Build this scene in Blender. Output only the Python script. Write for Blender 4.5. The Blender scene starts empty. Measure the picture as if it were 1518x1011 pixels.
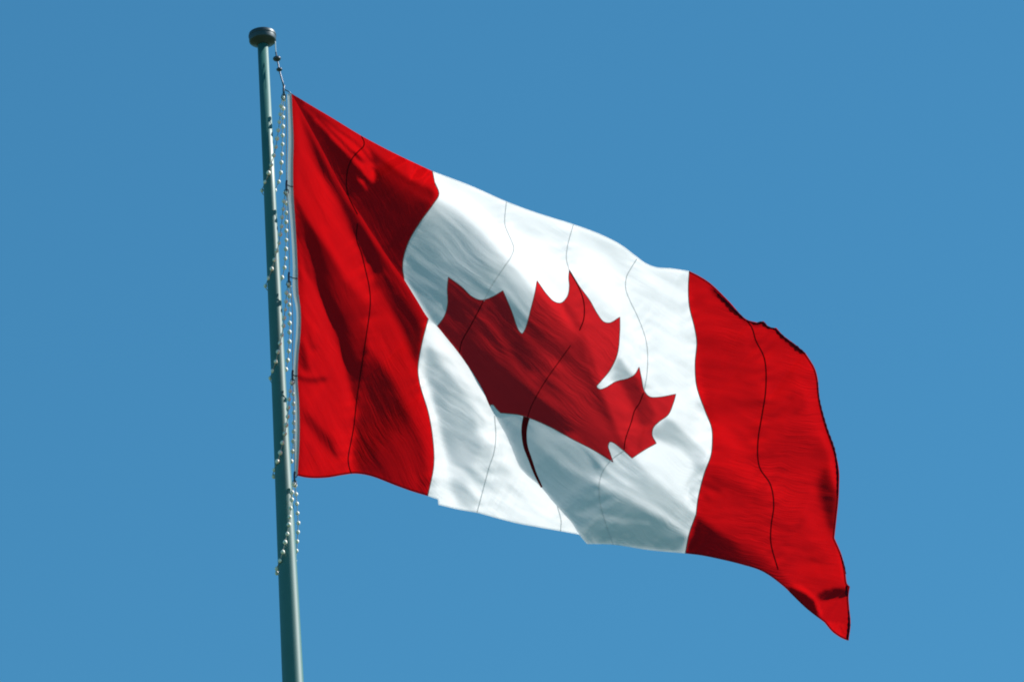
import bpy, bmesh, math, random
import numpy as np
from mathutils import Vector, Matrix
from mathutils.geometry import delaunay_2d_cdt

random.seed(7); RNG = np.random.RandomState(11)
S = bpy.context.scene
COL = S.collection

# ------------------------------------------------------------------ camera
W, H = 1518.0, 1011.0            # measuring units of the survey photograph
FPX = 9880.0                     # focal length in those units (a long lens)
PITCH = math.radians(27.0)
ROLL = math.radians(3.745)
CAM = Vector((0, 0, 1.65))
F0 = Vector((0, math.cos(PITCH), math.sin(PITCH)))
R0 = Vector((1, 0, 0)); U0 = Vector((0, -math.sin(PITCH), math.cos(PITCH)))
RR = (R0 * math.cos(ROLL) - U0 * math.sin(ROLL))
UU = (R0 * math.sin(ROLL) + U0 * math.cos(ROLL))
cd = bpy.data.cameras.new('camera'); cam = bpy.data.objects.new('camera', cd); COL.objects.link(cam)
cd.sensor_width = 36; cd.lens = FPX * 36 / W; cd.clip_start = 0.5; cd.clip_end = 6000
M = Matrix((RR, UU, -F0)).transposed().to_4x4(); M.translation = CAM
cam.matrix_world = M
S.camera = cam

# ------------------------------------------------------------------ sun and sky
SUN_AZ = math.radians(12.0)       # past the camera's right, towards the far side
SUN_EL = math.radians(41.0)
SUNW = Vector((math.cos(SUN_EL) * math.cos(SUN_AZ), math.cos(SUN_EL) * math.sin(SUN_AZ), math.sin(SUN_EL)))
ld = bpy.data.lights.new('sun', 'SUN'); sun = bpy.data.objects.new('sun', ld); COL.objects.link(sun)
ld.energy = 5.0; ld.angle = math.radians(0.5); ld.color = (1.0, 0.96, 0.90)
sun.rotation_euler = SUNW.to_track_quat('Z', 'Y').to_euler(); sun.location = (30, 0, 40)
w = bpy.data.worlds.new('World'); S.world = w; w.use_nodes = True
nt = w.node_tree; bg = nt.nodes['Background']
sky = nt.nodes.new('ShaderNodeTexSky'); sky.sky_type = 'NISHITA'; sky.sun_disc = False
sky.sun_elevation = SUN_EL
sky.sun_rotation = math.atan2(SUNW.x, SUNW.y)
sky.altitude = 0; sky.air_density = 1.0; sky.dust_density = 0.2; sky.ozone_density = 1.0
tint = nt.nodes.new('ShaderNodeMix'); tint.data_type = 'RGBA'; tint.blend_type = 'MULTIPLY'; tint.inputs['Factor'].default_value = 1.0
tint.inputs['B'].default_value = (0.45, 1.20, 1.37, 1)      # deep clear-air blue
nt.links.new(sky.outputs[0], tint.inputs['A']); nt.links.new(tint.outputs['Result'], bg.inputs[0]); bg.inputs[1].default_value = 0.068
S.view_settings.view_transform = 'Standard'; S.view_settings.look = 'None'
S.view_settings.exposure = 0.5; S.view_settings.gamma = 1.0
S.render.engine = 'CYCLES'
S.cycles.max_bounces = 10; S.cycles.transmission_bounces = 8; S.cycles.diffuse_bounces = 6
S.cycles.filter_width = 1.9

T0 = 41.0                        # metres along the view axis to the pole
PXM = FPX / T0                   # photo units per metre there

def P(px, py, d=0.0):            # survey point -> world; d is depth in photo units
    t = T0 + d / PXM
    return CAM + (F0 + RR * ((px - W / 2) / FPX) + UU * ((H / 2 - py) / FPX)) * t

POLE = P(397.8, 240, 0)            # a point on the pole's axis
def pole_height(py):             # height where the pole's axis crosses photo row py
    lo, hi = 0.0, 40.0
    for _ in range(50):
        m = (lo + hi) / 2; v = Vector((POLE.x, POLE.y, m)) - CAM
        y = H / 2 - FPX * v.dot(UU) / v.dot(F0)
        if y > py: lo = m
        else: hi = m
    return lo
def depth_of(v): return ((v - CAM).dot(F0) - T0) * PXM
def pole_depth(py): return depth_of(Vector((POLE.x, POLE.y, pole_height(py))))
def px_of(v):
    v = v - CAM; k = FPX / v.dot(F0); return W / 2 + k * v.dot(RR), H / 2 - k * v.dot(UU)
print('pole x at 70/1000', px_of(Vector((POLE.x, POLE.y, pole_height(70)))), px_of(Vector((POLE.x, POLE.y, pole_height(1000)))))

# ------------------------------------------------------------------ materials
def mat(name): 
    m = bpy.data.materials.new(name); m.use_nodes = True; n = m.node_tree
    for x in list(n.nodes): n.nodes.remove(x)
    return m, n, n.nodes.new('ShaderNodeOutputMaterial')

def cloth(name, refl, trans, sheen=0.1, mottle=0.06, ang=None, crease=1.0):
    m, n, out = mat(name); L = n.links.new
    tc = n.nodes.new('ShaderNodeTexCoord')
    no = n.nodes.new('ShaderNodeTexNoise'); no.inputs['Scale'].default_value = 2.2; no.inputs['Detail'].default_value = 6
    L(tc.outputs['Object'], no.inputs['Vector'])
    mr = n.nodes.new('ShaderNodeMapRange'); mr.inputs['From Min'].default_value = .3; mr.inputs['From Max'].default_value = .7
    mr.inputs['To Min'].default_value = 1 - mottle; mr.inputs['To Max'].default_value = 1.0
    L(no.outputs['Fac'], mr.inputs['Value'])
    def col(c):
        v = n.nodes.new('ShaderNodeVectorMath'); v.operation = 'SCALE'; v.inputs[0].default_value = c
        L(mr.outputs[0], v.inputs['Scale']); return v.outputs[0]
    wv = n.nodes.new('ShaderNodeTexNoise'); wv.inputs['Scale'].default_value = 40; wv.inputs['Detail'].default_value = 3
    L(tc.outputs['Object'], wv.inputs['Vector'])
    bp = n.nodes.new('ShaderNodeBump'); bp.inputs['Strength'].default_value = .12; bp.inputs['Distance'].default_value = .004
    L(wv.outputs['Fac'], bp.inputs['Height'])
    if ang is not None:          # fine drawn creases that run along the cloth's pull
        a = math.radians(ang); e1 = RR * math.cos(a) - UU * math.sin(a); e2 = RR * math.sin(a) + UU * math.cos(a)
        def axis(e, k, src):
            v = n.nodes.new('ShaderNodeVectorMath'); v.operation = 'DOT_PRODUCT'; L(src, v.inputs[0]); v.inputs[1].default_value = tuple(e * k); return v.outputs['Value']
        big = n.nodes.new('ShaderNodeTexNoise'); big.inputs['Scale'].default_value = 3.0; L(tc.outputs['Object'], big.inputs['Vector'])
        warp = n.nodes.new('ShaderNodeVectorMath'); warp.operation = 'MULTIPLY_ADD'; L(big.outputs['Color'], warp.inputs[0]); warp.inputs[1].default_value = (.10, .10, .10); L(tc.outputs['Object'], warp.inputs[2])
        prev = bp
        for k1, k2, dist in ((4.5, 46, .0042), (9, 110, .0014)):
            cx = n.nodes.new('ShaderNodeCombineXYZ'); L(axis(e1, k1, warp.outputs[0]), cx.inputs[0]); L(axis(e2, k2, warp.outputs[0]), cx.inputs[1])
            f = n.nodes.new('ShaderNodeTexNoise'); f.inputs['Scale'].default_value = 1.0; f.inputs['Detail'].default_value = 2.0; f.inputs['Roughness'].default_value = .55; L(cx.outputs[0], f.inputs['Vector'])
            ms = n.nodes.new('ShaderNodeMapRange'); ms.inputs['From Min'].default_value = .38; ms.inputs['From Max'].default_value = .66; L(big.outputs['Fac'], ms.inputs['Value']); ms.inputs['To Min'].default_value = .15
            pr = n.nodes.new('ShaderNodeMath'); pr.operation = 'MULTIPLY'; L(f.outputs['Fac'], pr.inputs[0]); L(ms.outputs[0], pr.inputs[1])
            b2 = n.nodes.new('ShaderNodeBump'); b2.inputs['Strength'].default_value = 1.0; b2.inputs['Distance'].default_value = dist * crease
            L(pr.outputs[0], b2.inputs['Height']); L(prev.outputs[0], b2.inputs['Normal']); prev = b2
        bp = prev
    d = n.nodes.new('ShaderNodeBsdfDiffuse'); L(col(refl), d.inputs['Color']); L(bp.outputs[0], d.inputs['Normal'])
    t = n.nodes.new('ShaderNodeBsdfTranslucent'); L(col(trans), t.inputs['Color']); L(bp.outputs[0], t.inputs['Normal'])
    a = n.nodes.new('ShaderNodeAddShader'); L(d.outputs[0], a.inputs[0]); L(t.outputs[0], a.inputs[1])
    sh = n.nodes.new('ShaderNodeBsdfGlossy'); sh.inputs['Roughness'].default_value = .45; sh.inputs['Color'].default_value = (1, 1, 1, 1)
    mx = n.nodes.new('ShaderNodeMixShader')
    lw = n.nodes.new('ShaderNodeFresnel'); lw.inputs['IOR'].default_value = 1.3
    ml = n.nodes.new('ShaderNodeMath'); ml.operation = 'MULTIPLY'; L(lw.outputs[0], ml.inputs[0]); ml.inputs[1].default_value = sheen
    L(ml.outputs[0], mx.inputs[0]); L(a.outputs[0], mx.inputs[1]); L(sh.outputs[0], mx.inputs[2])
    L(mx.outputs[0], out.inputs[0])
    return m

def solid(name, c, rough=.5, metal=0.0, spec=.5, noise=0.15, nscale=6.0):
    m, n, out = mat(name); L = n.links.new
    b = n.nodes.new('ShaderNodeBsdfPrincipled'); L(b.outputs[0], out.inputs[0])
    tc = n.nodes.new('ShaderNodeTexCoord'); no = n.nodes.new('ShaderNodeTexNoise')
    no.inputs['Scale'].default_value = nscale; no.inputs['Detail'].default_value = 5; L(tc.outputs['Object'], no.inputs['Vector'])
    r = n.nodes.new('ShaderNodeMix'); r.data_type = 'RGBA'; L(no.outputs['Fac'], r.inputs['Factor'])
    r.inputs['A'].default_value = tuple(x * (1 - noise) for x in c) + (1,); r.inputs['B'].default_value = tuple(min(1, x * (1 + noise)) for x in c) + (1,)
    L(r.outputs['Result'], b.inputs['Base Color'])
    b.inputs['Roughness'].default_value = rough; b.inputs['Metallic'].default_value = metal
    b.inputs['Specular IOR Level'].default_value = spec
    return m

M_WHITE = cloth('white_bunting', (.215, .22, .25), (.485, .475, .48), sheen=.35, ang=36, crease=.40)
M_RED = cloth('red_bunting', (.115, .005, .008), (.32, .0016, .0025), sheen=.05, ang=62)
M_RED_FLY = cloth('red_fly_bunting', (.115, .005, .008), (.32, .0016, .0025), sheen=.05, ang=12, crease=1.3)
M_LEAF = cloth('red_leaf_applique', (.13, .010, .014), (.31, .006, .008), sheen=.06, ang=41, crease=1.2)
M_SEAM_R = cloth('red_seam', (.04, .002, .003), (.10, .001, .001), sheen=.2)
M_SEAM_W = cloth('white_seam', (.26, .27, .27), (.40, .40, .40), sheen=.2)
M_STITCH = cloth('stitching', (.16, .09, .08), (.16, .06, .06), sheen=.1)
M_HEM_R = cloth('red_hem_cloth', (.14, .006, .009), (.30, .002, .003), sheen=.1)
M_ROLL = cloth('rolled_cloth', (.09, .006, .014), (.05, .001, .003), sheen=0.0)
M_HEM_W = cloth('white_hem_cloth', (.30, .31, .32), (.66, .67, .68), sheen=.2)
M_CANVAS = cloth('heading_canvas', (.30, .33, .35), (.16, .18, .19), sheen=.3)
M_POLE = solid('pole_paint', (.022, .125, .115), rough=.5, metal=.0, spec=.8, noise=.12, nscale=9)
M_TRUCK = solid('truck_metal', (.045, .065, .075), rough=.45, metal=.4, noise=.25, nscale=12)
M_HARD = solid('snap_metal', (.07, .08, .10), rough=.4, metal=.6)
M_BEAD = solid('bead_plastic', (.82, .78, .68), rough=.35, noise=.08)
M_CORD = solid('cord', (.30, .32, .30), rough=.8)
M_ROPE = solid('halyard_rope', (.55, .58, .58), rough=.8)
M_GROUND = solid('lawn', (.07, .10, .035), rough=.95, noise=.4, nscale=.3)

# ------------------------------------------------------------------ object helpers
def tag(o, label=None, cat=None, group=None, kind=None):
    if label: o['label'] = label
    if cat: o['category'] = cat
    if group: o['group'] = group
    if kind: o['kind'] = kind
    return o
def empty(name, loc):
    o = bpy.data.objects.new(name, None); COL.objects.link(o); o.location = loc; o.empty_display_size = .2; return o
def build(name, verts, faces, m, parent=None, normals=None, smooth=True):
    me = bpy.data.meshes.new(name); off = Vector((0, 0, 0)); q = parent
    while q: off = off + q.location; q = q.parent
    me.from_pydata([tuple(Vector(v) - off) for v in verts], [], faces)
    me.materials.append(m)
    if smooth: me.polygons.foreach_set('use_smooth', [True] * len(me.polygons))
    me.update()
    if normals is not None: me.normals_split_custom_set_from_vertices([tuple(n) for n in normals])
    o = bpy.data.objects.new(name, me); COL.objects.link(o)
    if parent: o.parent = parent
    return o
def lathe(profile, axis_xy, seg=48):
    V, Fc = [], []
    for r, z in profile:
        for k in range(seg):
            a = 2 * math.pi * k / seg; V.append((axis_xy[0] + r * math.cos(a), axis_xy[1] + r * math.sin(a), z))
    for i in range(len(profile) - 1):
        for k in range(seg):
            k2 = (k + 1) % seg; Fc.append((i * seg + k, i * seg + k2, (i + 1) * seg + k2, (i + 1) * seg + k))
    n = len(profile)
    Fc.append(tuple(reversed(range(seg)))); Fc.append(tuple(range((n - 1) * seg, n * seg)))
    return V, Fc
def tube(pts, r, seg=8, closed=False):
    pts = [Vector(p) for p in pts]; V, Fc = [], []; n = len(pts); up = Vector((0.3, -0.9, 0.2)).normalized()
    for i, p in enumerate(pts):
        a = pts[(i - 1) % n] if (closed or i > 0) else p; b = pts[(i + 1) % n] if (closed or i < n - 1) else p
        t = (b - a).normalized(); s = t.cross(up).normalized(); q = s.cross(t)
        rr = r[i] if isinstance(r, (list, tuple)) else r
        for k in range(seg):
            an = 2 * math.pi * k / seg; V.append(p + (s * math.cos(an) + q * math.sin(an)) * rr)
    m = n if closed else n - 1
    for i in range(m):
        j = (i + 1) % n
        for k in range(seg):
            k2 = (k + 1) % seg; Fc.append((i * seg + k, i * seg + k2, j * seg + k2, j * seg + k))
    if not closed: Fc.append(tuple(reversed(range(seg)))); Fc.append(tuple(range((n - 1) * seg, n * seg)))
    return V, Fc
def ball(c, r, sq=(1, 1, 1), seg=12, rings=8):
    c = Vector(c); V, Fc = [c + Vector((0, 0, r * sq[2]))], []
    for i in range(1, rings):
        th = math.pi * i / rings
        for k in range(seg):
            a = 2 * math.pi * k / seg
            V.append(c + Vector((r * sq[0] * math.sin(th) * math.cos(a), r * sq[1] * math.sin(th) * math.sin(a), r * sq[2] * math.cos(th))))
    V.append(c - Vector((0, 0, r * sq[2])))
    for k in range(seg): Fc.append((0, 1 + k, 1 + (k + 1) % seg))
    for i in range(rings - 2):
        for k in range(seg):
            a = 1 + i * seg; b = a + seg; k2 = (k + 1) % seg; Fc.append((a + k, b + k, b + k2, a + k2))
    b = 1 + (rings - 2) * seg; e = len(V) - 1
    for k in range(seg): Fc.append((b + (k + 1) % seg, b + k, e))
    return V, Fc
def merge(*parts):
    V, Fc = [], []
    for v, f in parts:
        o = len(V); V += list(v); Fc += [tuple(i + o for i in q) for q in f]
    return V, Fc

# ------------------------------------------------------------------ survey of the flag (photo units)
HOIST = [(432,139),(433.5,172),(435,209),(434.3,245),(434.6,283),(438,337),(441,394),(442,431),(445.5,460),(445.5,490),(442,529),(441,559),(443,594),(444,629),(443.5,660),(442,687),(441,705)]
BOT_RED = [(441,705),(452,707.5),(466,708.6),(487,707.6),(505,704.5),(524,702),(538,703),(554.5,707),(588,720),(612,728.5),(634,735)]
BOT_WHITE_A = [[(634,735),(649,740)],[(649,740),(650,748)],[(650,748),(680,755),(708,760),(737.5,768),(765,775),(791,780),(831,787),(858,792)]]
RIDGE = [(432,139),(452.6,176),(479,224),(500,265),(518,295),(533,317),(553.5,348.5),(577,384),(598,413),(618,445),(635,472),(648,484),(662,501),(679,522),(700,552),(716,579),(725,600),(738,622),(753,650),(763,674),(771,693),(785,707),(801,720),(818,741),(832,757),(848,775),(858,792)]
BORDER_A = [(635,472),(625,511),(619.5,548),(623,572),(635,612),(641.5,650),(643,689),(634,735)]
BORDER_B = [(641,254),(644.7,271),(650.6,288),(642,303),(624.5,327),(606.7,356.5),(598,383),(597,400),(600,416)]
TOP_RED = [(432,139),(462,157),(494,176),(536,201.6),(586,228),(641,254)]
TOP_WHITE = [(641,254),(699,276),(751,299),(794,315),(851,333),(889,347),(919,362),(942,379),(957,390),(972,396),(996,398),(1022,402)]
TOP_FLY = [[(1022,402),(1036,409),(1053,420),(1080,446),(1106,473),(1122,478)],[(1122,478),(1132,476)],[(1132,476),(1141,485),(1151,486)],[(1151,486),(1161,497),(1177,509),(1194,523)]]
FLY = [[(1194,523),(1208,546),(1212.5,563),(1214,580),(1216,596),(1224,628),(1234,657),(1240,676),(1244,699),(1244,720),(1243,741),(1240,770),(1237,797)],[(1237,797),(1248,823),(1253,845),(1256,865),(1260,869)],[(1260,869),(1258,883),(1259,900),(1261,924),(1258,949)]]
BOT_FLY = [[(1258,949),(1251,947),(1235,937),(1222,922)],[(1222,922),(1196,902),(1173,880),(1163,870),(1131,847),(1098,836),(1065,828),(1040,823),(1016,820)]]
BOT_WHITE_B = [[(858,792),(870,806)],[(870,806),(909,807),(962,815),(1016,820)]]
BORDER_R = [[(1022,402),(1020.5,427),(1022,454),(1030,487),(1033,508),(1030.5,540),(1033,573),(1045,608),(1055,634),(1056,657),(1054,675),(1044,702),(1035,738),(1032,762)],[(1032,762),(1021.7,791),(1016,820)]]
LEAF = [[(648,484),(658.6,469),(663.5,451),(663,428),(664.6,411)],
 [(664.6,411),(684,425),(700,440),(713.5,445),(728,441),(745.6,431)],
 [(745.6,431),(758,460),(769,490),(774,494.5),(778,489),(788,454),(793.6,431),(796,416)],
 [(796,416),(811,437),(822,447.5),(832,449),(841,439.6),(844,425),(843,412),(844,400)],
 [(844,400),(859,424.6),(874,445),(886,466),(895,477),(904,478.6),(919,470)],
 [(919,470),(918.7,493),(915,525.5),(904,549),(890,566),(884.6,573),(889,577),(898,574.5),(913,565.6),(930.6,561),(941,555),(947.5,544)],
 [(947.5,544),(951,561),(955,579),(963,588),(978,588.5),(1002,584)],
 [(1002,584),(998,598),(990.6,614.5),(977,625),(968.5,634),(967,645),(973,657)],
 [(973,657),(955,667),(937,679)],
 [(937,679),(921,665),(909,656),(904,655),(901.5,661),(904.6,672),(909,685)],
 [(909,685),(879,666.5),(850,651.6),(820,635),(800,625.5),(786,620),(768,614.5),(753.5,613),(742,612)],
 [(742,612),(736,606),(731,600),(725,600)]]
STEM = ([(780.5,618),(777.5,632),(777,644),(779,661),(785.6,680),(793.6,702),(803,722)], [10,8.5,7,6,5,4,3])
# seams: (layer, red?, width, points)
SEAMS = [('A',1,2.0,[(530,331),(528.5,354),(535.5,375),(541.7,400),(547,424),(549,444),(548,462),(543,497),(536,544),(529,591),(524,635),(517,672),(516,682),(518,694),(521,702)]),
 ('B',1,2.0,[(530,318),(519,297),(515,286),(513.5,268),(516.4,248),(523,234),(532,224),(539,217),(539.5,210),(535.5,202)]),
 ('B',0,1.6,[(750.6,299),(748.5,333),(755,350),(761.6,368),(758,380),(746,398),(728,425),(717,447)]),
 ('B',1,1.8,[(717,446),(698.7,481),(684,508),(681,524)]),
 ('A',0,1.8,[(733,616),(735,648),(732,672),(725.5,691),(719,715),(707,760)]),
 ('B',0,1.6,[(850,333),(842,362),(839.6,383),(843.8,401)]),
 ('B',1,2.0,[(844,402),(856,422),(865,446),(865.5,472),(859,490)]),
 ('B',1,1.5,[(846,512),(828,537),(813,558),(798,582),(786,606),(782,619)]),
 ('A',0,1.8,[(826,750),(831.6,771),(831,787)]),
 ('B',0,1.6,[(944,384),(936,397),(929,410),(927.6,428),(933.5,445),(945,469),(957,502),(960,525),(959,555),(955,579)]),
 ('B',1,1.8,[(954,582),(947.6,598),(941,608),(936,625),(927,652),(925,667)]),
 ('B',0,1.6,[(925,668),(906,682),(893,700),(888,720),(891,752),(900,782),(909,807)]),
 ('B',1,2.4,[(1107,475),(1115,487),(1120.5,505),(1131.6,527),(1135,543),(1135,579),(1130,613),(1124,650),(1123.4,679),(1127,695),(1142,718),(1147,748),(1143,780),(1143,806),(1153.4,844)])]

def spline(pts, step=2.6):
    p = [np.array(q, float) for q in pts]
    if len(p) == 2: ext = [2 * p[0] - p[1]] + p + [2 * p[-1] - p[-2]]
    else: ext = [2 * p[0] - p[1]] + p + [2 * p[-1] - p[-2]]
    out = []
    for i in range(1, len(ext) - 2):
        a, b, c, d = ext[i - 1:i + 3]; L = np.linalg.norm(c - b); n = max(1, int(math.ceil(L / step)))
        # centripetal parametrisation keeps the curve from looping
        t0 = 0; t1 = t0 + max(1e-3, np.linalg.norm(b - a)) ** .5; t2 = t1 + max(1e-3, L) ** .5; t3 = t2 + max(1e-3, np.linalg.norm(d - c)) ** .5
        for k in range(n):
            t = t1 + (t2 - t1) * k / n
            A1 = (t1 - t) / (t1 - t0) * a + (t - t0) / (t1 - t0) * b; A2 = (t2 - t) / (t2 - t1) * b + (t - t1) / (t2 - t1) * c; A3 = (t3 - t) / (t3 - t2) * c + (t - t2) / (t3 - t2) * d
            B1 = (t2 - t) / (t2 - t0) * A1 + (t - t0) / (t2 - t0) * A2; B2 = (t3 - t) / (t3 - t1) * A2 + (t - t1) / (t3 - t1) * A3
            out.append((t2 - t) / (t2 - t1) * B1 + (t - t1) / (t2 - t1) * B2)
    out.append(p[-1]); return out
def chain(c):
    if isinstance(c[0], tuple): return spline(c)
    out = []
    for s in c:
        q = spline(s); out += q if not out else q[1:]
    return out

# ------------------------------------------------------------------ the cloth's relief
# The cloth leans towards the sun or away from it fold by fold. LEAN lists, for regions of the
# cloth, the cosine between its far side's normal and the sun (1 = square on, 0 = edge on,
# negative = the near side catches the sun); the depth is integrated from those slopes.
LS = np.array([SUNW.dot(RR), SUNW.dot(UU), SUNW.dot(F0)])          # right, up, away
BX, BY = -0.66, 0.47                                                # mean slopes of the flag's plane
GS = 2.5; X0, Y0 = 405.0, 115.0; NX, NY = 356, 348
gx = X0 + GS * np.arange(NX); gy = Y0 + GS * np.arange(NY); GXX, GYY = np.meshgrid(gx, gy)
print('sun in camera', LS, 'mean lean', (LS[2] - LS[0] * BX - LS[1] * BY) / math.sqrt(1 + BX * BX + BY * BY))

def blur(a, s):
    s = s / GS
    if s < .15: return a
    r = int(3 * s) + 1; k = np.exp(-.5 * (np.arange(-r, r + 1) / s) ** 2); k /= k.sum()
    b = np.pad(a, r, mode='edge'); c = np.zeros((b.shape[0], a.shape[1]))
    for i, w_ in enumerate(k): c += w_ * b[:, i:i + a.shape[1]]
    o = np.zeros(a.shape)
    for i, w_ in enumerate(k): o += w_ * c[i:i + a.shape[0], :]
    return o
def inside(poly, X=GXX, Y=GYY):
    m = np.zeros(X.shape, bool); n = len(poly)
    for i in range(n):
        x1, y1 = poly[i]; x2, y2 = poly[(i + 1) % n]
        if y1 == y2: continue
        c = ((y1 > Y) != (y2 > Y)) & (X < (x2 - x1) * (Y - y1) / (y2 - y1) + x1); m ^= c
    return m
def dist_line(pts, X=GXX, Y=GYY):
    best = np.full(X.shape, 1e9); arc = np.zeros(X.shape); sgn = np.zeros(X.shape); acc = 0
    for i in range(len(pts) - 1):
        ax, ay = pts[i]; bx, by = pts[i + 1]; dx, dy = bx - ax, by - ay; L2 = dx * dx + dy * dy
        if L2 == 0: continue
        t = np.clip(((X - ax) * dx + (Y - ay) * dy) / L2, 0, 1); qx, qy = ax + t * dx, ay + t * dy
        d = np.hypot(X - qx, Y - qy); u = d < best
        best[u] = d[u]; arc[u] = acc + t[u] * math.sqrt(L2); sgn[u] = np.sign((X - ax) * dy - (Y - ay) * dx)[u]; acc += math.sqrt(L2)
    return best, arc, sgn
class Lean:
    def __init__(s, v): s.t = np.full(GXX.shape, float(v))
    def poly(s, pts, v, b=4, op=1.0):
        m = blur(inside(pts).astype(float), b) * op; s.t = s.t * (1 - m) + v * m
    def grad(s, pts, p0, v0, p1, v1, b=4):
        m = blur(inside(pts).astype(float), b); dx, dy = p1[0] - p0[0], p1[1] - p0[1]
        q = np.clip(((GXX - p0[0]) * dx + (GYY - p0[1]) * dy) / (dx * dx + dy * dy), 0, 1)
        s.t = s.t * (1 - m) + (v0 + (v1 - v0) * q) * m
    def line(s, pts, wd, v, op=1.0):
        d, _, _ = dist_line(chain(pts)); m = np.exp(-.5 * (d / wd) ** 2) * op; s.t = s.t * (1 - m) + v * m
    def side(s, pts, side, stops, poly, b):         # lean as a function of distance on one side of a line
        d, _, g = dist_line(pts); m = blur(((g == side) & inside(poly)).astype(float), b)
        v = np.interp(d, [a for a, _ in stops], [c for _, c in stops]); s.t = s.t * (1 - m) + v * m

A = Lean(.62); B = Lean(.74)
#LEAN_BEGIN
# ---- near layer: red hoist side
A.poly([(436,290),(470,345),(505,398),(536,455),(546,520),(534,600),(528,602),(514,555),(501,507),(484,464),(470,423),(458,378),(444,330)], .07, 2.2)
A.grad([(470,345),(512,398),(530,363),(548,440),(543,500),(532,545),(520,520),(500,470),(485,420)], (482,440), .08, (545,420), .58, 5)
A.poly([(432,142),(450,191),(473,253),(500,295),(530,363),(555,420),(548,450),(512,417),(491,378),(458,328),(435,286)], .72, 3)
A.line([(450,230),(478,300),(515,370),(540,420)], 5, .80, .8)
A.poly([(438,150),(452.6,176),(479,224),(533,317),(577,384),(625,455),(635,472),(625,470),(596,430),(570,400),(560,418),(530,361),(500,293),(473,250),(452,192)], .06, 3)
A.line([(440,152),(452.6,177),(479,226),(500,267),(518,297),(533,319),(553,351),(577,387),(598,417),(618,449),(633,473)], 3.2, .62, .9)
A.poly([(555,420),(570,398),(600,432),(625,470),(632,480),(619,548),(600,520),(580,480)], .13, 4)
A.poly([(548,430),(562,425),(590,480),(612,530),(626,580),(640,640),(642,700),(634,700),(630,650),(610,590),(590,540),(565,490)], .62, 5)
A.poly([(538,540),(552,520),(580,560),(606,610),(625,655),(632,700),(634,735),(554,707),(526,702),(524,660),(531,600)], .16, 4)
A.grad([(560,600),(620,640),(634,735),(560,710)], (560,650), .20, (636,690), .42, 8)
A.poly([(436,300),(450,360),(462,420),(450,415),(441,370)], .10, 3)
A.poly([(441,345),(455,400),(470,432),(484,470),(500,512),(512,560),(526,605),(523,640),(516,690),(520,702),(443,704),(444,620),(441,560),(445,490),(441,400)], .70, 2.5)
A.poly([(438,380),(446,410),(452,440),(447,430)], .2, 2)
A.poly([(447,470),(462,500),(470,520),(462,518)], .18, 2.5)
A.poly([(446,500),(456,530),(460,552),(448,548),(443,530)], .15, 2.5)
A.line([(443,560),(460,564),(482,562)], 2.6, .22)
A.poly([(446,600),(470,628),(495,655),(503,680),(490,672),(468,645),(450,622)], .25, 3)
A.line([(442,450),(462,480),(485,505),(500,545),(515,600)], 3, .82, .8)
A.line([(457,660),(466,685),(475,702)], 3, .45, .8)
# ---- near layer: white fold
A.poly([(632,478),(648,486),(700,552),(738,622),(771,693),(801,720),(858,792),(831,787),(649,748),(640,650),(620,560)], .78, 2)
A.poly([(631,500),(645,520),(672,560),(700,600),(716,640),(722,660),(728,700),(712,720),(690,700),(664,682),(655,650),(640,600),(627,560)], .30, 5)
A.line([(636,520),(655,570),(680,610),(712,650)], 4, .30, .8)
A.line([(634,500),(664,530),(690,570),(718,600)], 3, .62, .7)
A.line([(650,505),(680,545),(705,585)], 3, .85, .7)
A.line([(625,560),(640,620),(652,680),(655,720)], 5, .92, .8)
A.poly([(668,705),(690,712),(706,740),(708,758),(680,750),(670,725)], .45, 4)
A.line([(690,600),(716,625),(714,640)], 3, .35, .7)
A.poly([(700,690),(716,660),(728,650),(732,670),(726,700),(712,720)], .50, 4)
A.line([(715,640),(735,655),(752,690),(780,720),(815,760)], 6, .9, .7)
A.poly([(735,690),(760,700),(760,715),(735,705)], .6, 4)
# ---- far layer: red hoist side
B.poly([(425,130),(470,160),(540,200),(651,288),(642,303),(598,390),(600,425),(560,380),(500,290)], .062, 2)
B.poly([(440,140),(494,174),(536,199),(641,252),(651,288),(630,284),(598,264),(545,226),(520,204),(480,174)], .66, 2.5)
B.line([(445,152),(458,172),(484,218),(506,260),(525,292),(541,314),(562,346),(584,380),(600,404)], 3.5, .125, .85)
B.line([(540,219),(570,243),(600,266),(640,285)], 3, .12, .9)
B.line([(560,246),(598,274),(636,296)], 5, .40, .7)
B.line([(575,262),(610,295)], 8, .2, .6)
B.poly([(450,150),(479,176),(521,200),(548,224),(556,248),(550,248),(524,224),(494,194),(464,167)], .88, 1.2)
B.line([(460,162),(500,192),(530,214),(551,240)], 1.3, .10, .9)
B.poly([(438,144),(479,191),(518,232),(553,273),(557,259),(550,245),(533,239),(509,215),(479,185),(456,161)], .88, 1.2)
B.poly([(528,264),(545,283),(539,268)], .85, .9)
# ---- far layer: white, upper part
HL = chain([(651,284),(678,298),(705,314),(735,346),(764,380),(795,415),(826,452),(850,480)])
B.side(HL, -1, [(0,.92),(6,.80),(16,.50),(30,.30),(50,.13),(80,.11),(140,.10),(200,.10)],
       [(598,380),(651,284),(860,480),(875,546),(894,589),(918,649),(937,680),(960,700),(880,700),(790,640),(725,600),(640,478),(598,412)], 2.5)
B.poly([(651,286),(641,252),(700,270),(860,330),(848,380),(846,420),(834,452),(800,415),(764,375),(720,325),(690,302)], .80, 3)
B.poly([(660,262),(720,285),(745,300),(748,330),(735,322),(700,295),(665,280)], .68, 6)
B.line([(655,284),(705,312),(764,378),(800,418),(830,450)], 6, 1.0, .8)
B.poly([(752,310),(800,322),(848,345),(840,372),(815,352),(790,352),(765,340)], .66, 4)
B.line([(756,352),(790,365),(820,390),(838,410)], 7, .98, .6)
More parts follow.
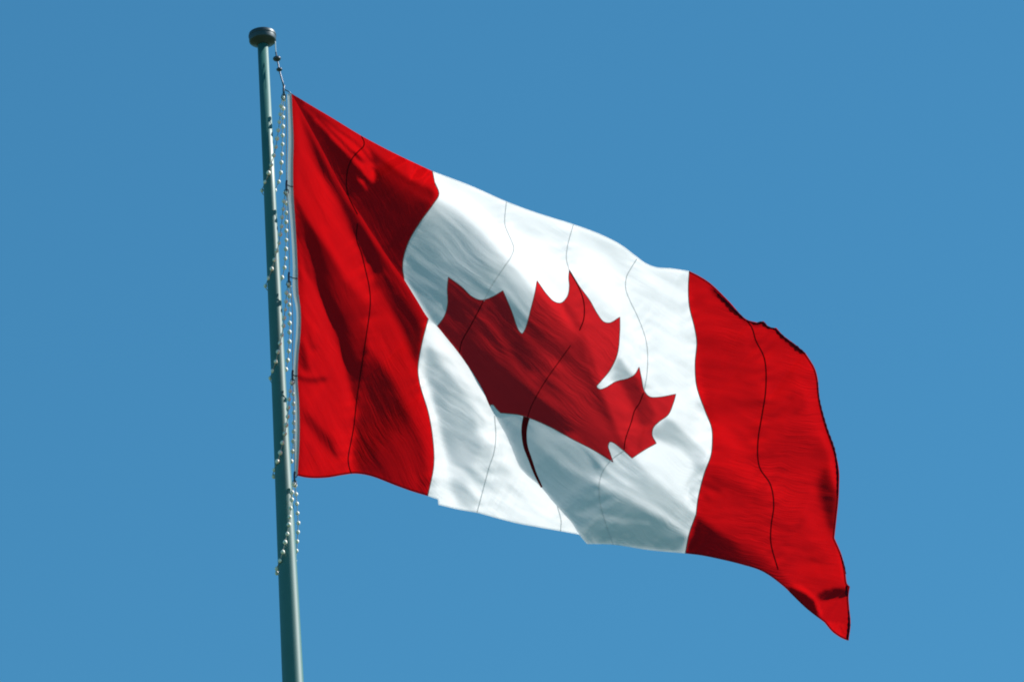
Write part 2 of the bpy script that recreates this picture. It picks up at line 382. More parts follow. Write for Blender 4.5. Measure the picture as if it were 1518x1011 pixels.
B.poly([(855,345),(905,362),(940,390),(925,402),(890,378),(862,362)], .62, 5)
B.poly([(856,375),(925,410),(958,500),(965,580),(948,545),(920,470),(900,470)], .92, 8)
B.line([(700,277),(851,334),(919,363),(960,392),(1018,403)], 2.0, .95, .8)
B.line([(935,398),(960,404),(1000,412)], 5, .70, .6)
B.line([(945,440),(1000,452),(1024,460)], 10, .78, .5)
B.poly([(985,560),(1030,560),(1050,620),(1040,660),(1010,640)], .84, 8)
B.line([(960,480),(1000,510),(1025,525)], 8, .80, .6)
B.poly([(904,549),(918,527),(938,557),(912,567),(900,560)], .32, 2)
B.line([(893,571),(902,560),(908,552)], 3, .75, .7)
# ---- far layer: leaf
B.poly([(842,398),(919,468),(914,524),(889,566),(878,546),(869,505),(852,474),(836,452)], .68, 3)
B.line([(838,452),(853,476),(866,505),(875,540)], 4, .38, .8)
B.poly([(686,515),(724,520),(759,555),(798,573),(795,612),(739,612),(718,583),(679,528)], .06, 4)
B.line([(715,465),(735,490),(758,530),(790,568)], 4, .36, .8)
B.line([(690,460),(712,498),(740,525)], 5, .15, .7)
B.line([(775,492),(800,520),(840,550)], 7, .36, .6)
B.line([(795,440),(830,490),(868,540)], 7, .38, .6)
B.line([(790,560),(815,590),(860,620),(905,668)], 7, .36, .8)
B.line([(788,602),(840,625),(890,655)], 5, .16, .7)
B.poly([(800,520),(870,560),(912,640),(935,678),(905,672),(850,620)], .38, 8)
B.line([(876,532),(894,585),(918,645),(936,678)], 2.5, .30, .8)
B.poly([(884,566),(905,575),(922,610),(935,640),(940,670),(934,674),(918,642),(898,590)], .66, 2)
B.poly([(916,562),(942,555),(953,580),(974,613),(968,631),(950,632),(938,600)], .28, 3)
B.poly([(947,542),(962,585),(1003,583),(986,622),(976,612),(956,582),(946,556)], .64, 2.5)
B.poly([(938,632),(966,636),(974,657),(938,678),(930,655)], .60, 3)
B.line([(955,640),(948,655),(950,668)], 2.5, .35, .6)
# ---- far layer: white between leaf and red fly side
B.grad([(988,619),(1000,626),(1022,649),(1052,674),(1050,690),(1034,700),(1022,679),(1008,664),(984,655),(966,648),(968,636)], (968,645), .30, (1048,685), .52, 2)
B.poly([(938,679),(974,656),(1000,668),(1020,688),(1034,705),(1032,762),(985,715)], .74, 2.5)
B.line([(960,690),(980,700),(1010,735)], 4, .62, .6)
B.line([(1030,703),(1024,715),(1022,730)], 3.2, .28, .7)
B.line([(1036,712),(1030,728),(1028,742)], 2.2, .30, .7)
B.poly([(1030,672),(1048,686),(1046,704),(1032,700)], .40, 3)
# ---- far layer: folded-under lower band
B.grad([(901,655),(937,679),(1032,762),(1022,793),(986,764),(939,738),(882,708),(838,688),(800,660),(850,640),(905,690)], (905,690), .46, (1015,780), .36, 3)
B.line([(838,689),(882,709),(939,739),(986,765),(1018,788)], 2.4, .50, .9)
B.line([(905,690),(950,715),(1000,755)], 3, .30, .6)
B.poly([(745,612),(786,620),(850,652),(905,684),(880,708),(838,690),(800,664),(770,640)], .17, 5)
B.poly([(727,602),(776,618),(800,655),(838,688),(882,712),(939,742),(986,768),(1021,793),(1016,822),(870,808),(740,660)], .13, 3)
B.line([(735,612),(757,660),(787,705)], 5, .18, .7)
B.line([(855,760),(900,768),(960,775)], 3, .20, .6)
B.line([(890,790),(930,795)], 4, .08, .7)
# ---- far layer: red fly side
B.poly([(1022,400),(1240,480),(1270,960),(1016,822),(1032,762),(1056,660),(1030,500)], .58, 2)
B.poly([(1036,510),(1060,500),(1100,520),(1120,545),(1080,548),(1036,545)], .46, 7)
B.line([(1040,604),(1070,605),(1125,598)], 7, .40, .8)
B.line([(1033,560),(1080,572),(1125,566)], 5, .72, .6)
B.line([(1172,590),(1185,580),(1190,600),(1180,610)], 4, .36, .8)
B.line([(1136,625),(1160,608),(1178,598)], 4, .42, .6)
B.poly([(1130,660),(1160,640),(1200,640),(1230,665),(1236,690),(1215,680),(1180,700),(1150,690)], .44, 8)
B.poly([(1048,625),(1075,625),(1130,720),(1120,730),(1080,680)], .74, 6)
B.poly([(1056,695),(1075,700),(1108,728),(1140,745),(1120,748),(1080,728),(1052,714)], .36, 5)
B.line([(1040,715),(1055,722),(1066,726)], 2.5, .25, .8)
B.line([(1036,728),(1050,738)], 2.5, .3, .7)
B.poly([(1225,690),(1241,731),(1240,770),(1236,800),(1226,775),(1214,735),(1210,715)], .14, 4)
B.line([(1216,640),(1230,670),(1240,720)], 3, .85, .7)
B.line([(1150,780),(1180,785),(1194,762)], 3, .38, .8)
B.line([(1155,820),(1190,832),(1225,825)], 4, .42, .8)
B.line([(1160,800),(1180,812),(1215,808)], 4, .46, .6)
B.line([(1145,720),(1180,740),(1215,790),(1240,840)], 9, .72, .6)
B.poly([(1040,768),(1080,778),(1120,800),(1146,830),(1120,825),(1080,800)], .44, 6)
B.grad([(1033,764),(1065,787),(1108,812),(1153,845),(1168,862),(1170,872),(1098,840),(1014,824)], (1030,800), .06, (1155,855), .24, 3)
B.line([(1098,812),(1130,832),(1158,856)], 4, .40, .5)
# ---- far layer: the curled tail corner
B.poly([(1164,867),(1175,870),(1203,884),(1209,893),(1214,909),(1216,921),(1203,912),(1182,894)], .03, 1.2)
B.poly([(1171,865),(1188,867),(1206,881),(1219,910),(1215,912),(1208,890),(1197,880)], .95, .7)
B.poly([(1210,882),(1224,874),(1250,870),(1258,876),(1250,885),(1216,889)], .02, 1.2)
B.poly([(1218,892),(1248,886),(1256,900),(1256,922),(1224,918)], .60, 1.5)
B.line([(1240,893),(1230,905),(1226,915)], 2.5, .40, .7)
B.poly([(1222,920),(1252,925),(1252,947),(1240,942)], .92, .8)
B.line([(1056,430),(1070,443),(1088,460),(1104,474)], 2.0, .0, .9)
B.line([(1066,434),(1082,448),(1106,470)], 1.4, .9, .9)
B.line([(1108,476),(1122,481),(1132,480),(1142,489),(1152,491),(1162,502),(1178,513),(1192,525)], 1.8, .05, .85)
B.line([(1141,487),(1150,488)], 1.5, .9, .9)
B.line([(1196,524),(1206,545)], 2.0, .95, .8)
B.line([(1239,800),(1247,826),(1254,860)], 2.2, .95, .8)
B.line([(1180,560),(1200,590),(1215,640)], 8, .74, .6)
B.line([(1095,560),(1130,580),(1170,560)], 6, .46, .6)
B.line([(1060,800),(1095,812)], 3, .12, .5)
# small puckers along the machine-sewn seams, and drag lines along the folds
def pucker(LN, layer):
    for k, (ly, red, wd, pts) in enumerate(SEAMS):
        if ly != layer: continue
        d, arc, g = dist_line(chain(pts)); r = np.random.RandomState(k + 50); nz = r.uniform(-1, 1, 200)
        q = (arc + d * .25 * g) / 5.0; i0 = np.floor(q).astype(int) % 199; f = q - np.floor(q); f = f * f * (3 - 2 * f)
        LN.t += (nz[i0] * (1 - f) + nz[i0 + 1] * f) * np.exp(-d / 12) * .22 * np.clip(LN.t * 2.2, .1, 1)
    for k, pts in enumerate((BORDER_A,) if layer == 'A' else (BORDER_B, BORDER_R)):
        d, arc, g = dist_line(chain(pts)); r = np.random.RandomState(k + 90); nz = r.uniform(-1, 1, 300)
        q = (arc + d * .2 * g) / 4.2; i0 = np.floor(q).astype(int) % 299; f = q - np.floor(q); f = f * f * (3 - 2 * f)
        LN.t += (nz[i0] * (1 - f) + nz[i0 + 1] * f) * np.exp(-d / 10) * .18 * np.clip(LN.t * 2.2, .1, 1)
def noise2(u, v, seed):
    r = np.random.RandomState(seed).uniform(-1, 1, (400, 400)); iu = np.floor(u).astype(int); iv = np.floor(v).astype(int)
    fu, fv = u - iu, v - iv; fu = fu * fu * (3 - 2 * fu); fv = fv * fv * (3 - 2 * fv); iu %= 399; iv %= 399
    return (r[iu, iv] * (1 - fu) + r[iu + 1, iv] * fu) * (1 - fv) + (r[iu, iv + 1] * (1 - fu) + r[iu + 1, iv + 1] * fu) * fv
def drag(LN, pts, ang, amp, across=5.0, along=70.0, b=15, seed=1):
    a = math.radians(ang); u = GXX * math.cos(a) + GYY * math.sin(a); v = -GXX * math.sin(a) + GYY * math.cos(a)
    wob = noise2(u / 60 + 50, v / 60 + 50, seed + 7) * 6
    n = noise2(u / along + 40, (v + wob) / across + 150, seed) + .5 * noise2(u / (along * .6) + 40, (v + wob) / (across * .5) + 150, seed + 1)
    rg = noise2(u / (along * .8) + 90, (v + wob * 1.5) / (across * 1.3) + 220, seed + 2); rg = .35 - np.clip(np.abs(rg) * 3.2, 0, 1) ** .7 * .5   # thin sharp creases
    LN.t += blur(inside(pts).astype(float), b) * amp * (1.15 * n + 1.5 * rg)
drag(B, [(600,400),(650,300),(780,390),(860,490),(930,670),(1020,770),(860,700),(700,560)], 42, .085, 6, 90, 12, 3)
drag(B, [(530,230),(650,290),(600,390),(560,330)], 40, .012, 4, 70, 10, 4)
drag(B, [(880,690),(930,680),(1030,765),(1010,790)], 36, .07, 5, 60, 5, 5)
drag(B, [(840,720),(1010,800),(1000,816),(870,805)], 20, .018, 8, 60, 8, 25)
drag(B, [(640,250),(1020,400),(1060,640),(1030,740),(960,560),(860,400)], 27, .075, 9, 60, 10, 6)
drag(B, [(850,450),(920,470),(1000,590),(960,680),(900,600)], 35, .06, 6, 50, 8, 26)
drag(B, [(1020,400),(1230,500),(1260,900),(1030,760)], 8, .075, 8, 45, 10, 8)
drag(B, [(1020,600),(1130,620),(1240,860),(1150,840),(1030,750)], 40, .05, 9, 60, 14, 27)
drag(A, [(632,480),(730,600),(860,790),(640,745)], 32, .10, 8, 45, 8, 9)
drag(A, [(640,660),(740,690),(840,785),(650,745)], 24, .05, 5, 35, 8, 28)
drag(A, [(440,200),(635,470),(630,730),(443,700)], 60, .075, 7, 80, 6, 10)
drag(A, [(432,150),(470,250),(500,330),(440,300)], 68, .07, 4, 90, 6, 12)
pucker(A, 'A'); pucker(B, 'B')
#LEAN_END

def solve(LN, mask, fix_w=None, fix_d=None, iters=((8,3,220),(4,3,260),(2,3,260),(1,4,380))):
    """Depth whose slopes give the wanted lean: Gauss-Newton with conjugate gradients, coarse to fine."""
    base = BX * (GXX - 436) + BY * (420 - GYY); d = None
    pl = LS[:2] / np.linalg.norm(LS[:2])
    for st, outer, inner in iters:
        h = GS * st
        sl = (slice(None, None, st), slice(None, None, st))
        tt = blur(LN.t, GS * st * .35)[sl] if st > 1 else LN.t
        mk = mask[sl].astype(float); bs = base[sl]; ny, nx = bs.shape
        fw = None if fix_w is None else fix_w[sl] * st; fd = None if fix_d is None else fix_d[sl]
        if d is None: d = bs.copy()
        else:
            yy = np.linspace(0, d.shape[0] - 1, 0 + ny) if False else np.arange(ny) / 2.0; xx = np.arange(nx) / 2.0
            y0 = np.minimum(yy.astype(int), d.shape[0] - 2); x0 = np.minimum(xx.astype(int), d.shape[1] - 2)
            fy = (yy - y0)[:, None]; fx = (xx - x0)[None, :]
            d = (d[y0][:, x0] * (1 - fy) * (1 - fx) + d[y0 + 1][:, x0] * fy * (1 - fx) + d[y0][:, x0 + 1] * (1 - fy) * fx + d[y0 + 1][:, x0 + 1] * fy * fx)
        def grad(a):     # cell-centred slopes: right, and up
            p = (a[:-1, 1:] - a[:-1, :-1] + a[1:, 1:] - a[1:, :-1]) / (2 * h)
            q = -(a[1:, :-1] - a[:-1, :-1] + a[1:, 1:] - a[:-1, 1:]) / (2 * h)
            return p, q
        def gradT(p, q):
            o = np.zeros((ny, nx)); k = 1 / (2 * h)
            o[:-1, 1:] += p * k; o[:-1, :-1] -= p * k; o[1:, 1:] += p * k; o[1:, :-1] -= p * k
            o[1:, :-1] -= q * k; o[:-1, :-1] += q * k; o[1:, 1:] -= q * k; o[:-1, 1:] += q * k
            return o
        def lap(a): 
            o = np.zeros_like(a); o[1:-1, 1:-1] = (a[:-2, 1:-1] + a[2:, 1:-1] + a[1:-1, :-2] + a[1:-1, 2:] - 4 * a[1:-1, 1:-1]); return o / h
        def lapT(r):
            r = r.copy(); r[0] = 0; r[-1] = 0; r[:, 0] = 0; r[:, -1] = 0; o = -4 * r
            o[:-1] += r[1:]; o[1:] += r[:-1]; o[:, :-1] += r[:, 1:]; o[:, 1:] += r[:, :-1]; return o / h
        mc = (mk[:-1, :-1] * mk[1:, 1:]); tc = (tt[:-1, :-1] + tt[1:, 1:] + tt[1:, :-1] + tt[:-1, 1:]) / 4
        wT = 1.0 * mc; wP = np.where(mc > 0, .07, .30); wL = .018; wB = np.where(mc > 0, .03, .30)
        bp, bq = grad(bs)
        for _ in range(outer):
            p, q = grad(d); nrm = np.sqrt(1 + p * p + q * q); T = (LS[2] - LS[0] * p - LS[1] * q) / nrm
            Tp = -LS[0] / nrm - T * p / nrm ** 2; Tq = -LS[1] / nrm - T * q / nrm ** 2
            def Jt(r1, r2, r3, r4, r5):
                o = gradT(wT * Tp * r1 + wP * -pl[1] * r2 + wB * pl[0] * r4, wT * Tq * r1 + wP * pl[0] * r2 + wB * pl[1] * r4) + lapT(r3) * wL
                if fw is not None: o += fw * r5
                return o
            def Jx(x):
                a, b = grad(x)
                return (wT * (Tp * a + Tq * b), wP * (-pl[1] * a + pl[0] * b), wL * lap(x), wB * (pl[0] * a + pl[1] * b), fw * x if fw is not None else 0)
            r = Jt(wT * (tc - T), wP * -(-pl[1] * (p - bp) + pl[0] * (q - bq)), -wL * lap(d), wB * -(pl[0] * (p - bp) + pl[1] * (q - bq)), fw * (fd - d) if fw is not None else 0)
            x = np.zeros_like(d); r = r - 1e-7 * 0; pv = r.copy(); rs = (r * r).sum()
            for _i in range(inner):
                Ap = Jt(*Jx(pv)) + 1e-7 * pv; al = rs / max(1e-30, (pv * Ap).sum()); x += al * pv; r = r - al * Ap
                rn = (r * r).sum()
                if rn < 1e-10 * (d.size): break
                pv = r + rn / rs * pv; rs = rn
            mx = np.abs(x).max(); d = d + x
        print('solve', st, 'step', round(float(mx), 2), 'rms lean error', round(float(np.sqrt((wT * (T - tc) ** 2).sum() / mc.sum())), 4))
    return d

ridge = chain(RIDGE)
outA = [tuple(p) for p in chain(HOIST) + chain(BOT_RED) + chain(BOT_WHITE_A) + ridge[::-1]]
outB = [tuple(p) for p in ridge + chain(BOT_WHITE_B) + chain(BOT_FLY)[::-1] + chain(FLY)[::-1] + chain(TOP_FLY)[::-1] + chain(TOP_WHITE)[::-1] + chain(TOP_RED)[::-1]]
def dil(m, r): return blur(m.astype(float), r) > .02
A.t = A.t * 1.14 - .085; B.t = B.t * 1.14 - .07
mA = dil(inside(outA), 4); mB = dil(inside(outB), 4)
base = BX * (GXX - 436) + BY * (420 - GYY)
# the hoist edge hangs from the halyard, so the near layer is held there
dh, _, _ = dist_line(chain(HOIST)); hd = np.interp(GYY, [139, 705], [pole_depth(139), pole_depth(705)]) - 16
import time; _t = time.time()
dA = solve(A, mA, np.exp(-.5 * (dh / 4) ** 2) * .15, hd)
dr, arc, _ = dist_line(ridge)
tot = arc[dr < 3].max() if (dr < 3).any() else 1.0
GAP = 0.0
wfix = np.exp(-.5 * (dr / 3) ** 2) * .15
dB = solve(B, mB, wfix, dA + GAP * np.clip(np.minimum(arc / 60, (tot - arc) / 60), 0, 1))
print('solve time', time.time() - _t, 'ranges', dA[mA].min(), dA[mA].max(), dB[mB].min(), dB[mB].max())

def sample(D, x, y):
    fx = min(max((x - X0) / GS, 0), NX - 1.001); fy = min(max((y - Y0) / GS, 0), NY - 1.001); i, j = int(fx), int(fy); a, b = fx - i, fy - j
    return (D[j, i] * (1 - a) + D[j, i + 1] * a) * (1 - b) + (D[j + 1, i] * (1 - a) + D[j + 1, i + 1] * a) * b
class Layer:
    def __init__(s, D):
        s.D = D; gy_, gx_ = np.gradient(D, GS); s.p = gx_; s.q = -gy_
    def at(s, x, y, off=0.0):
        d = sample(s.D, x, y) + off; p, q = sample(s.p, x, y), sample(s.q, x, y)
        return P(x, y, d), (RR * p + UU * q - F0).normalized()
LA, LB = Layer(dA), Layer(dB)

# far layer tucks a few units behind the near one along the fold
RIDGE_B = []
for i, p in enumerate(ridge):
    a = ridge[max(0, i - 1)]; b = ridge[min(len(ridge) - 1, i + 1)]; t = (b - a) / np.linalg.norm(b - a)
    RIDGE_B.append(p)
def near_i(line, p): return min(range(len(line)), key=lambda i: (line[i][0] - p[0]) ** 2 + (line[i][1] - p[1]) ** 2)
def fill(outline, layer, step=2.6, off=0.0):
    ol = []
    for p in outline:
        if not ol or (abs(p[0] - ol[-1][0]) + abs(p[1] - ol[-1][1])) > 1e-4: ol.append((float(p[0]), float(p[1])))
    if abs(ol[0][0] - ol[-1][0]) + abs(ol[0][1] - ol[-1][1]) < 1e-4: ol.pop()
    xs = [p[0] for p in ol]; ys = [p[1] for p in ol]
    X, Y = np.meshgrid(np.arange(min(xs), max(xs), step), np.arange(min(ys), max(ys), step * .87))
    X = X + (np.arange(X.shape[0])[:, None] % 2) * step / 2
    ok = inside(ol, X, Y); X, Y = X[ok], Y[ok]
    dd = np.full(X.shape, 1e9)
    for p in ol: dd = np.minimum(dd, np.hypot(X - p[0], Y - p[1]))
    ok = dd > step * .6
    pts = [Vector(p) for p in ol] + [Vector((a, b)) for a, b in zip(X[ok], Y[ok])]
    n = len(ol)
    v, e, f, *_ = delaunay_2d_cdt(pts, [], [list(range(n))], 1, 1e-5)
    V, N = [], []
    for q in v:
        a, b = layer.at(q[0], q[1], off); V.append(a); N.append(b)
    # faces turned towards the viewer's side
    Fc = []
    for t in f:
        t = tuple(t); n_ = (V[t[1]] - V[t[0]]).cross(V[t[2]] - V[t[0]])
        Fc.append(t if n_.dot(F0) < 0 else t[::-1])
    return V, Fc, N
def join(*ps):
    V, Fc, N = [], [], []
    for v, f, n in ps:
        o = len(V); V += v; N += n; Fc += [tuple(i + o for i in q) for q in f]
    return V, Fc, N
def ribbon(pts, wd, layer, off):
    c = chain(pts) if isinstance(pts[0], tuple) else pts; n = len(c); V, N, Fc = [], [], []
    for i, p in enumerate(c):
        a = c[max(0, i - 1)]; b = c[min(n - 1, i + 1)]; t = b - a; t = t / max(1e-6, np.linalg.norm(t)); w_ = wd[i] if hasattr(wd, '__len__') else wd
        for s in (-.5, .5):
            x, y = p[0] - t[1] * w_ * s, p[1] + t[0] * w_ * s; a_, b_ = layer.at(x, y, off); V.append(a_); N.append(b_)
        if i: Fc.append((2 * i - 2, 2 * i - 1, 2 * i + 1, 2 * i))
    Fc = [f if (V[f[1]] - V[f[0]]).cross(V[f[2]] - V[f[0]]).dot(F0) < 0 else f[::-1] for f in Fc]
    return V, Fc, N
def bridge(ra, rb):              # the fold's turned-under edge
    V, N, Fc = [], [], []
    for i in range(len(ra)):
        a, na = LA.at(*ra[i]); b, nb = LB.at(*rb[i]); V += [a, b]; N += [na, na]
        if i: Fc.append((2 * i - 2, 2 * i, 2 * i + 1, 2 * i - 1))
    return V, Fc, N

# ------------------------------------------------------------------ ground
gv = [(-2500, -500, 0), (2500, -500, 0), (2500, 4500, 0), (-2500, 4500, 0)]
tag(build('ground', gv, [(0, 1, 2, 3)], M_GROUND, smooth=False), kind='structure')

# ------------------------------------------------------------------ flagpole
AX = (POLE.x, POLE.y)
HTOP = pole_height(66); 
widths = [(66, 8.0), (290, 9.0), (430, 10.0), (600, 11.0), (700, 12.1), (800, 13.4), (1011, 15.4)]
fp = empty('flagpole', (AX[0], AX[1], 0))
tag(fp, 'tall tapered green metal flagpole with a round drum cap', 'flagpole')
prof = [(.30, 0.0), (.30, .08)] + [(.20, .081), (.17, pole_height(2400))]
prof = [(.19, .10), (.17, 8.0), (.115, pole_height(1400))] + [(r / PXM, pole_height(y)) for y, r in reversed(widths)]
V, Fc = lathe(prof, AX, 64); build('shaft', V, Fc, M_POLE, fp)
V, Fc = lathe([(.34, 0.0), (.34, .05), (.26, .10), (.21, .22)], AX, 48); build('base_flare', V, Fc, M_POLE, fp)
u = 1 / PXM
tz = lambda y: pole_height(y)
h0 = HTOP
V, Fc = lathe([(a * u, h0 + b * u) for a, b in [(8.0, -2), (10.4, -1), (11.2, 0), (13, 1), (18.3, 3.2), (19.9, 4.6), (20.3, 6), (20.3, 17), (19.9, 18.2), (18.5, 19.2), (4, 20.8)]], AX, 64)
cap = build('drum_cap', V, Fc, M_TRUCK, fp)
V, Fc = lathe([(20.5 * u, h0 + 12.5 * u), (20.8 * u, h0 + 13 * u), (20.8 * u, h0 + 14.5 * u), (20.5 * u, h0 + 15 * u)], AX, 64); build('band', V, Fc, M_TRUCK, cap)

# ------------------------------------------------------------------ flag
fl = empty('flag', P(436, 705, float(sample(dA, 441, 700))))
tag(fl, 'large red and white flag with a red leaf, flying from the pole', 'flag')
iA = near_i(ridge, (635, 472)); iB = near_i(RIDGE_B, (597, 418)); iL0 = near_i(RIDGE_B, (646, 486)); iL1 = near_i(RIDGE_B, (724, 602))
bA = chain(BORDER_A); bA[0] = ridge[iA]; bB = chain(BORDER_B); bB[-1] = RIDGE_B[iB]; bR = chain(BORDER_R)
leaf = chain(LEAF); leaf[0] = RIDGE_B[iL0]; leaf[-1] = RIDGE_B[iL1]
hoistA = fill(chain(HOIST) + chain(BOT_RED) + bA[::-1] + ridge[:iA][::-1], LA)
hoistB = fill(RIDGE_B[:iB] + bB[::-1] + chain(TOP_RED)[::-1], LB)
V, Fc, N = join(hoistA, hoistB); build('hoist_panel', V, Fc, M_RED, fl, N)
whiteA = fill(bA + chain(BOT_WHITE_A) + ridge[iA:][::-1], LA)
whiteB = fill(RIDGE_B[iB:iL0] + leaf + RIDGE_B[iL1:] + chain(BOT_WHITE_B) + bR[::-1] + chain(TOP_WHITE)[::-1] + bB, LB)
V, Fc, N = join(whiteA, whiteB); build('white_panel', V, Fc, M_WHITE, fl, N)
V, Fc, N = fill(RIDGE_B[iL0:iL1 + 1] + leaf[::-1], LB); lf = build('maple_leaf', V, Fc, M_LEAF, fl, N)
V, Fc, N = fill(bR + chain(BOT_FLY)[::-1] + chain(FLY)[::-1] + chain(TOP_FLY)[::-1], LB); build('fly_panel', V, Fc, M_RED_FLY, fl, N)
c = chain(STEM[0]); V, Fc, N = ribbon(c, list(np.interp(np.linspace(0, 6, len(c)), range(7), STEM[1])), LB, -.35); build('leaf_stem', V, Fc, M_SEAM_R, lf, N)
for ly, red, wd, pts in SEAMS:
    V, Fc, N = ribbon(pts, wd * .85, LA if ly == 'A' else LB, -.5); build('seam', V, Fc, M_SEAM_R if red else M_SEAM_W, fl, N)
for r_ in (ribbon(bA, 1.3, LA, -.4), ribbon(bB[:-2], 1.3, LB, -.4), ribbon(bR, 1.5, LB, -.4)): build('panel_stitching', r_[0], r_[1], M_STITCH, fl, r_[2])
V, Fc, N = ribbon(leaf, 1.1, LB, -.4); build('leaf_stitching', V, Fc, M_STITCH, lf, N)
def inset(c, k):
    o = []
    for i, p in enumerate(c):
        a = c[max(0, i - 1)]; b = c[min(len(c) - 1, i + 1)]; t = (b - a) / max(1e-6, np.linalg.norm(b - a)); o.append(p + np.array((-t[1], t[0])) * k)
    return o
hr = [ribbon(inset(chain(BOT_RED), -1.6), 2.6, LA, -.45), ribbon(inset(chain(TOP_FLY), 1.4), 2.6, LB, -.45), ribbon(inset(chain(FLY), 1.6), 3.0, LB, -.45), ribbon(inset(chain(BOT_FLY), 1.4), 2.4, LB, -.45)]
for r_ in hr: build('red_hem', r_[0], r_[1], M_HEM_R, fl, r_[2])
hw = [ribbon(inset(chain(BOT_WHITE_A), -1.2), 1.8, LA, -.45), ribbon(inset(chain(BOT_WHITE_B), -1.0), 1.8, LB, -.45), ribbon(inset(chain(TOP_WHITE), 1.0), 1.6, LB, -.45)]
for r_ in hw: build('white_hem', r_[0], r_[1], M_HEM_W, fl, r_[2])
# where the fly's hem has rolled over or frayed it hangs as a thicker dark cord of cloth
ROLLS = [([(1058,430),(1070,442),(1088,459),(1104,474)], [1.2, 3.4, 3.8, 2.0]), ([(1106,475),(1120,480),(1130,478),(1138,485),(1148,488),(1158,497),(1176,511),(1193,524)], [1.5, 2.2, 3.6, 2.4, 3.8, 2.4, 4.4, 2.6]),
         ([(1212,566),(1214,590),(1225,633),(1237,668),(1241,700),(1241,735)], [1.5, 2.2, 2.6, 3.0, 3.2, 2.0]), ([(1256,868),(1255,878),(1256,884)], [4.0, 4.5, 2.0]), ([(1258,905),(1258.5,925),(1256,946)], [2.0, 4.2, 3.0]),
         ([(1246,822),(1251,838),(1254,850)], [1.0, 2.6, 1.0])]
for pts, wd in ROLLS:
    c = chain(pts); r_ = list(np.interp(np.linspace(0, len(wd) - 1, len(c)), range(len(wd)), [x / 2 * u for x in wd]))
    r_ = [x * (1 + .25 * math.sin(i * 1.7)) for i, x in enumerate(r_)]
    V, Fc = tube([P(p[0], p[1], float(sample(dB, p[0], p[1])) - 1.0) for p in c], r_, 8); build('rolled_edge', V, Fc, M_ROLL, fl)
# heading: canvas sleeve along the hoist
HB = [(426,140),(427,172),(427.5,209),(426.5,245),(426.5,283),(431,337),(434,394),(434,431),(439,460),(439,490),(436,529),(434.5,559),(437,594),(437.5,629),(437,660),(436.5,687),(436,705)]
hc = chain(HB); ho = chain(HOIST)
V, N, Fc = [], [], []
nn = 220
def resamp(c, n):
    q = [0]; 
    for i in range(1, len(c)): q.append(q[-1] + np.linalg.norm(c[i] - c[i - 1]))
    s = np.linspace(0, q[-1], n); return [np.array((np.interp(t, q, [p[0] for p in c]), np.interp(t, q, [p[1] for p in c]))) for t in s]
for i, (a, b) in enumerate(zip(resamp(hc, nn), resamp(ho, nn))):
    for k in range(5):
        p = a + (b - a) * k / 4 + np.array((.4 if k == 4 else 0, 0)); dd = sample(dA, b[0], b[1]); bul = -2.0 * math.sin(math.pi * k / 4)
        V.append(P(p[0], p[1], dd + (1 - k / 4) * 3 + bul - .3)); 
    if i:
        for k in range(4): Fc.append(((i - 1) * 5 + k, i * 5 + k, i * 5 + k + 1, (i - 1) * 5 + k + 1))
build('heading', V, Fc, M_CANVAS, fl)

# ------------------------------------------------------------------ halyard, snaps and beaded loops
def hz(py): return pole_depth(py) - 16
HAL = [(408,62),(408.5,72),(410,86),(412,93),(414,104),(418,120),(421.5,136),(424,160),(424.5,209),(424.5,240),(425,275),(426.5,300),(428,345),(429,385),(429,411),(432,440),(434,480),(433.5,520),(434,556),(435,600),(436,650),(437,690),(437,708)]
V, Fc = tube([P(p[0], p[1], hz(p[1])) for p in chain(HAL)], .75 * u, 6)
tag(build('halyard', V, Fc, M_ROPE), 'thin pale rope running down from the drum cap along the hoist edge', 'rope')
def hardware(name, label, group, py, px, parts, cat):
    e = empty(name, P(px, py, hz(py))); tag(e, label, cat, group)
    for nm, kind, pts, r in parts:
        if kind == 'ball': V, Fc = ball(P(pts[0], pts[1], hz(pts[1])), r * u, (1, 1, .62))
        else: V, Fc = tube([P(a, b, hz(b)) for a, b in pts], r if isinstance(r, float) and r < .1 else r * u, 8, kind == 'ring')
        build(nm, V, Fc, M_HARD, e)
    return e
hardware('swivel_shackle', 'dark swivel with two round knobs hanging below the drum cap', None, 95, 412,
    [('knob', 'ball', (410.5, 87.5), 6.2), ('knob', 'ball', (414, 103.5), 4.6), ('link', 'rod', [(409, 78), (410.5, 88), (412.5, 96), (414, 104), (416, 112), (419, 122), (421, 131)], 1.2)], 'shackle')
CL = [(421, 134), (425, 275), (428.5, 411), (434, 556), (437, 706)]
where = ['at the top corner of the flag', 'second from the top of the hoist edge', 'halfway down the hoist edge', 'second from the bottom of the hoist edge', 'at the bottom corner of the flag']
tie = [(432, 140), (434.5, 277), (441, 413), (441, 557), (441, 704)]
for (x, y), t_, tx in zip(CL, where, tie):
    hardware('snap_hook', 'small dark snap hook ' + t_, 'snap hooks holding the flag to the halyard', y, x,
        [('hook_body', 'rod', [(x, y - 7), (x - .6, y - 2), (x - .5, y + 4), (x + .3, y + 8)], 1.6),
         ('gate', 'ring', [(x - 2.5, y + 6), (x - 4, y + 11), (x - 1, y + 15), (x + 2.5, y + 12), (x + 2.5, y + 7)], .7),
         ('tie', 'rod', [(x, y - 1), ((x + tx[0]) / 2, y + 1.5), tx], .8)], 'snap hook')
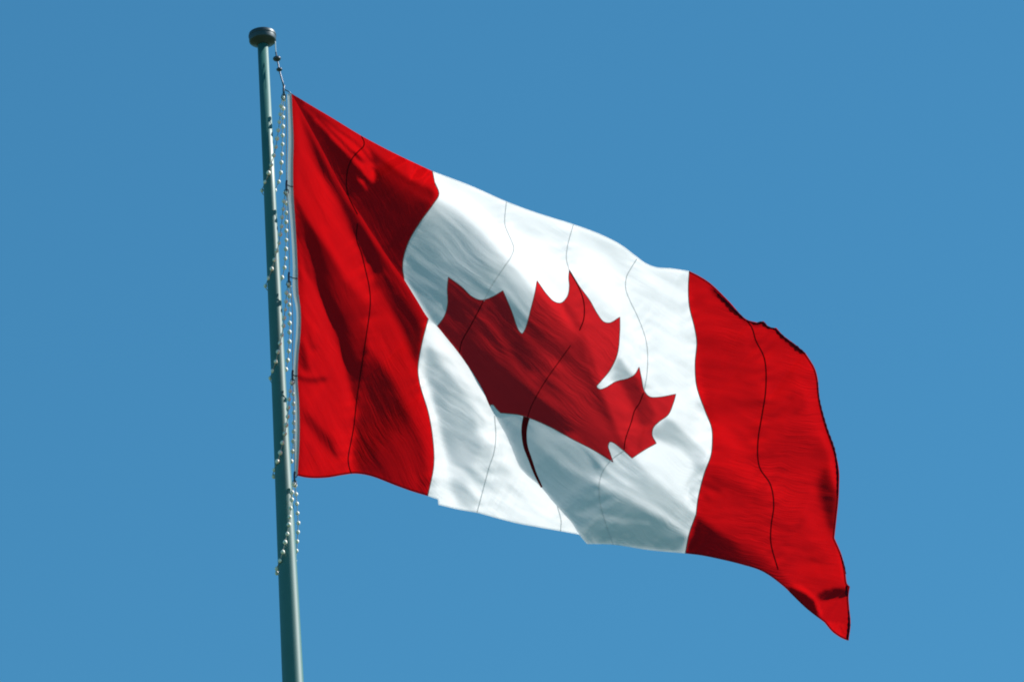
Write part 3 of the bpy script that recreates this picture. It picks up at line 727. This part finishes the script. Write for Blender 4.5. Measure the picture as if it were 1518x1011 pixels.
# each loop: front strand falls across the pole to its left side, back strand returns behind it
FRONT = [(0, 6), (-3.5, 18), (-5.5, 33), (-8, 55), (-12, 80), (-17, 99), (-22, 115), (-27, 129), (-31.5, 139)]
BACK = [(-31.5, 139), (-33, 144), (-29, 149), (-20, 146), (-12, 140), (-6.5, 126), (-4, 112), (-2.8, 95), (-1.8, 75), (-1.6, 50), (-1, 25), (0, 6)]
ends = [(389.5, 279), (395, 420), (401.5, 557), (406, 698), (410.5, 842)]
fds = [-16, -20, -22, -24, -24, -23, -19, -10, 0]
names = ['topmost beaded loop round the pole, hung from the flag corner', 'second beaded loop from the top, round the pole below the drum cap', 'middle one of the five beaded loops round the pole', 'fourth beaded loop from the top, round the pole beside the lower flag edge', 'lowest beaded loop round the pole, hanging below the flag']
for k, ((cx, cy), (ex, ey)) in enumerate(zip(CL, ends)):
    sx = (cx - ex) / 31.5; sy = (ey - cy) / 139.0
    fds = [-13, -15, -17, -19, -20, -19, -16, -9, 0]; bds = [0, 8, 16, 19, 19, 17, 12, 8, 4, 0, -5, -13]
    pr = lambda y: np.interp(y, [a for a, _ in widths], [b for _, b in widths])
    pts = []
    bo = [-.5, 1.0, 2.6, 3.6, 7.5][k]; BK = [(a + bo * max(0, min(1, b / 60, (146 - b) / 8)) * (a > -15), b) for a, b in BACK]
    for (a, b), dd in list(zip(FRONT, fds)) + list(zip(BK, bds))[1:-1]:
        y = cy + b * sy; x = cx + a * sx; pts.append((x, y, pole_depth(y) + dd * (pr(y) + 3) / 13.0))
    q = [pts[-1]] + pts + [pts[0], pts[1]]
    dense = []
    for i in range(1, len(q) - 2):
        a, b, c_, d_ = (np.array(v) for v in q[i - 1:i + 3])
        for t in np.linspace(0, 1, 12, endpoint=False):
            dense.append(.5 * ((2 * b) + (c_ - a) * t + (2 * a - 5 * b + 4 * c_ - d_) * t * t + (3 * b - a - 3 * c_ + d_) * t ** 3))
    W_ = [P(*v) for v in dense]
    e = empty('beaded_loop', P(cx, cy, hz(cy))); tag(e, names[k], 'beaded loop', 'beaded loops tying the flag to the pole')
    V, Fc = tube(W_, .55 * u, 6, True); build('cord', V, Fc, M_CORD, e)
    L = [0]
    for i in range(len(W_)): L.append(L[-1] + (W_[(i + 1) % len(W_)] - W_[i]).length)
    n = int(round(L[-1] / (14.2 * u))); rb = random.Random(k)
    for j in range(n):
        s = (j + .5) / n * L[-1]; i = max(i for i in range(len(W_)) if L[i] <= s); f = (s - L[i]) / (L[i + 1] - L[i])
        c_ = W_[i].lerp(W_[(i + 1) % len(W_)], f) + Vector((rb.uniform(-.4, .4) * u, 0, rb.uniform(-.8, .8) * u))
        V, Fc = ball(c_, (3.0 + rb.uniform(-.3, .3)) * u, (1, 1, 1.15), 10, 8); build('bead', V, Fc, M_BEAD, e)
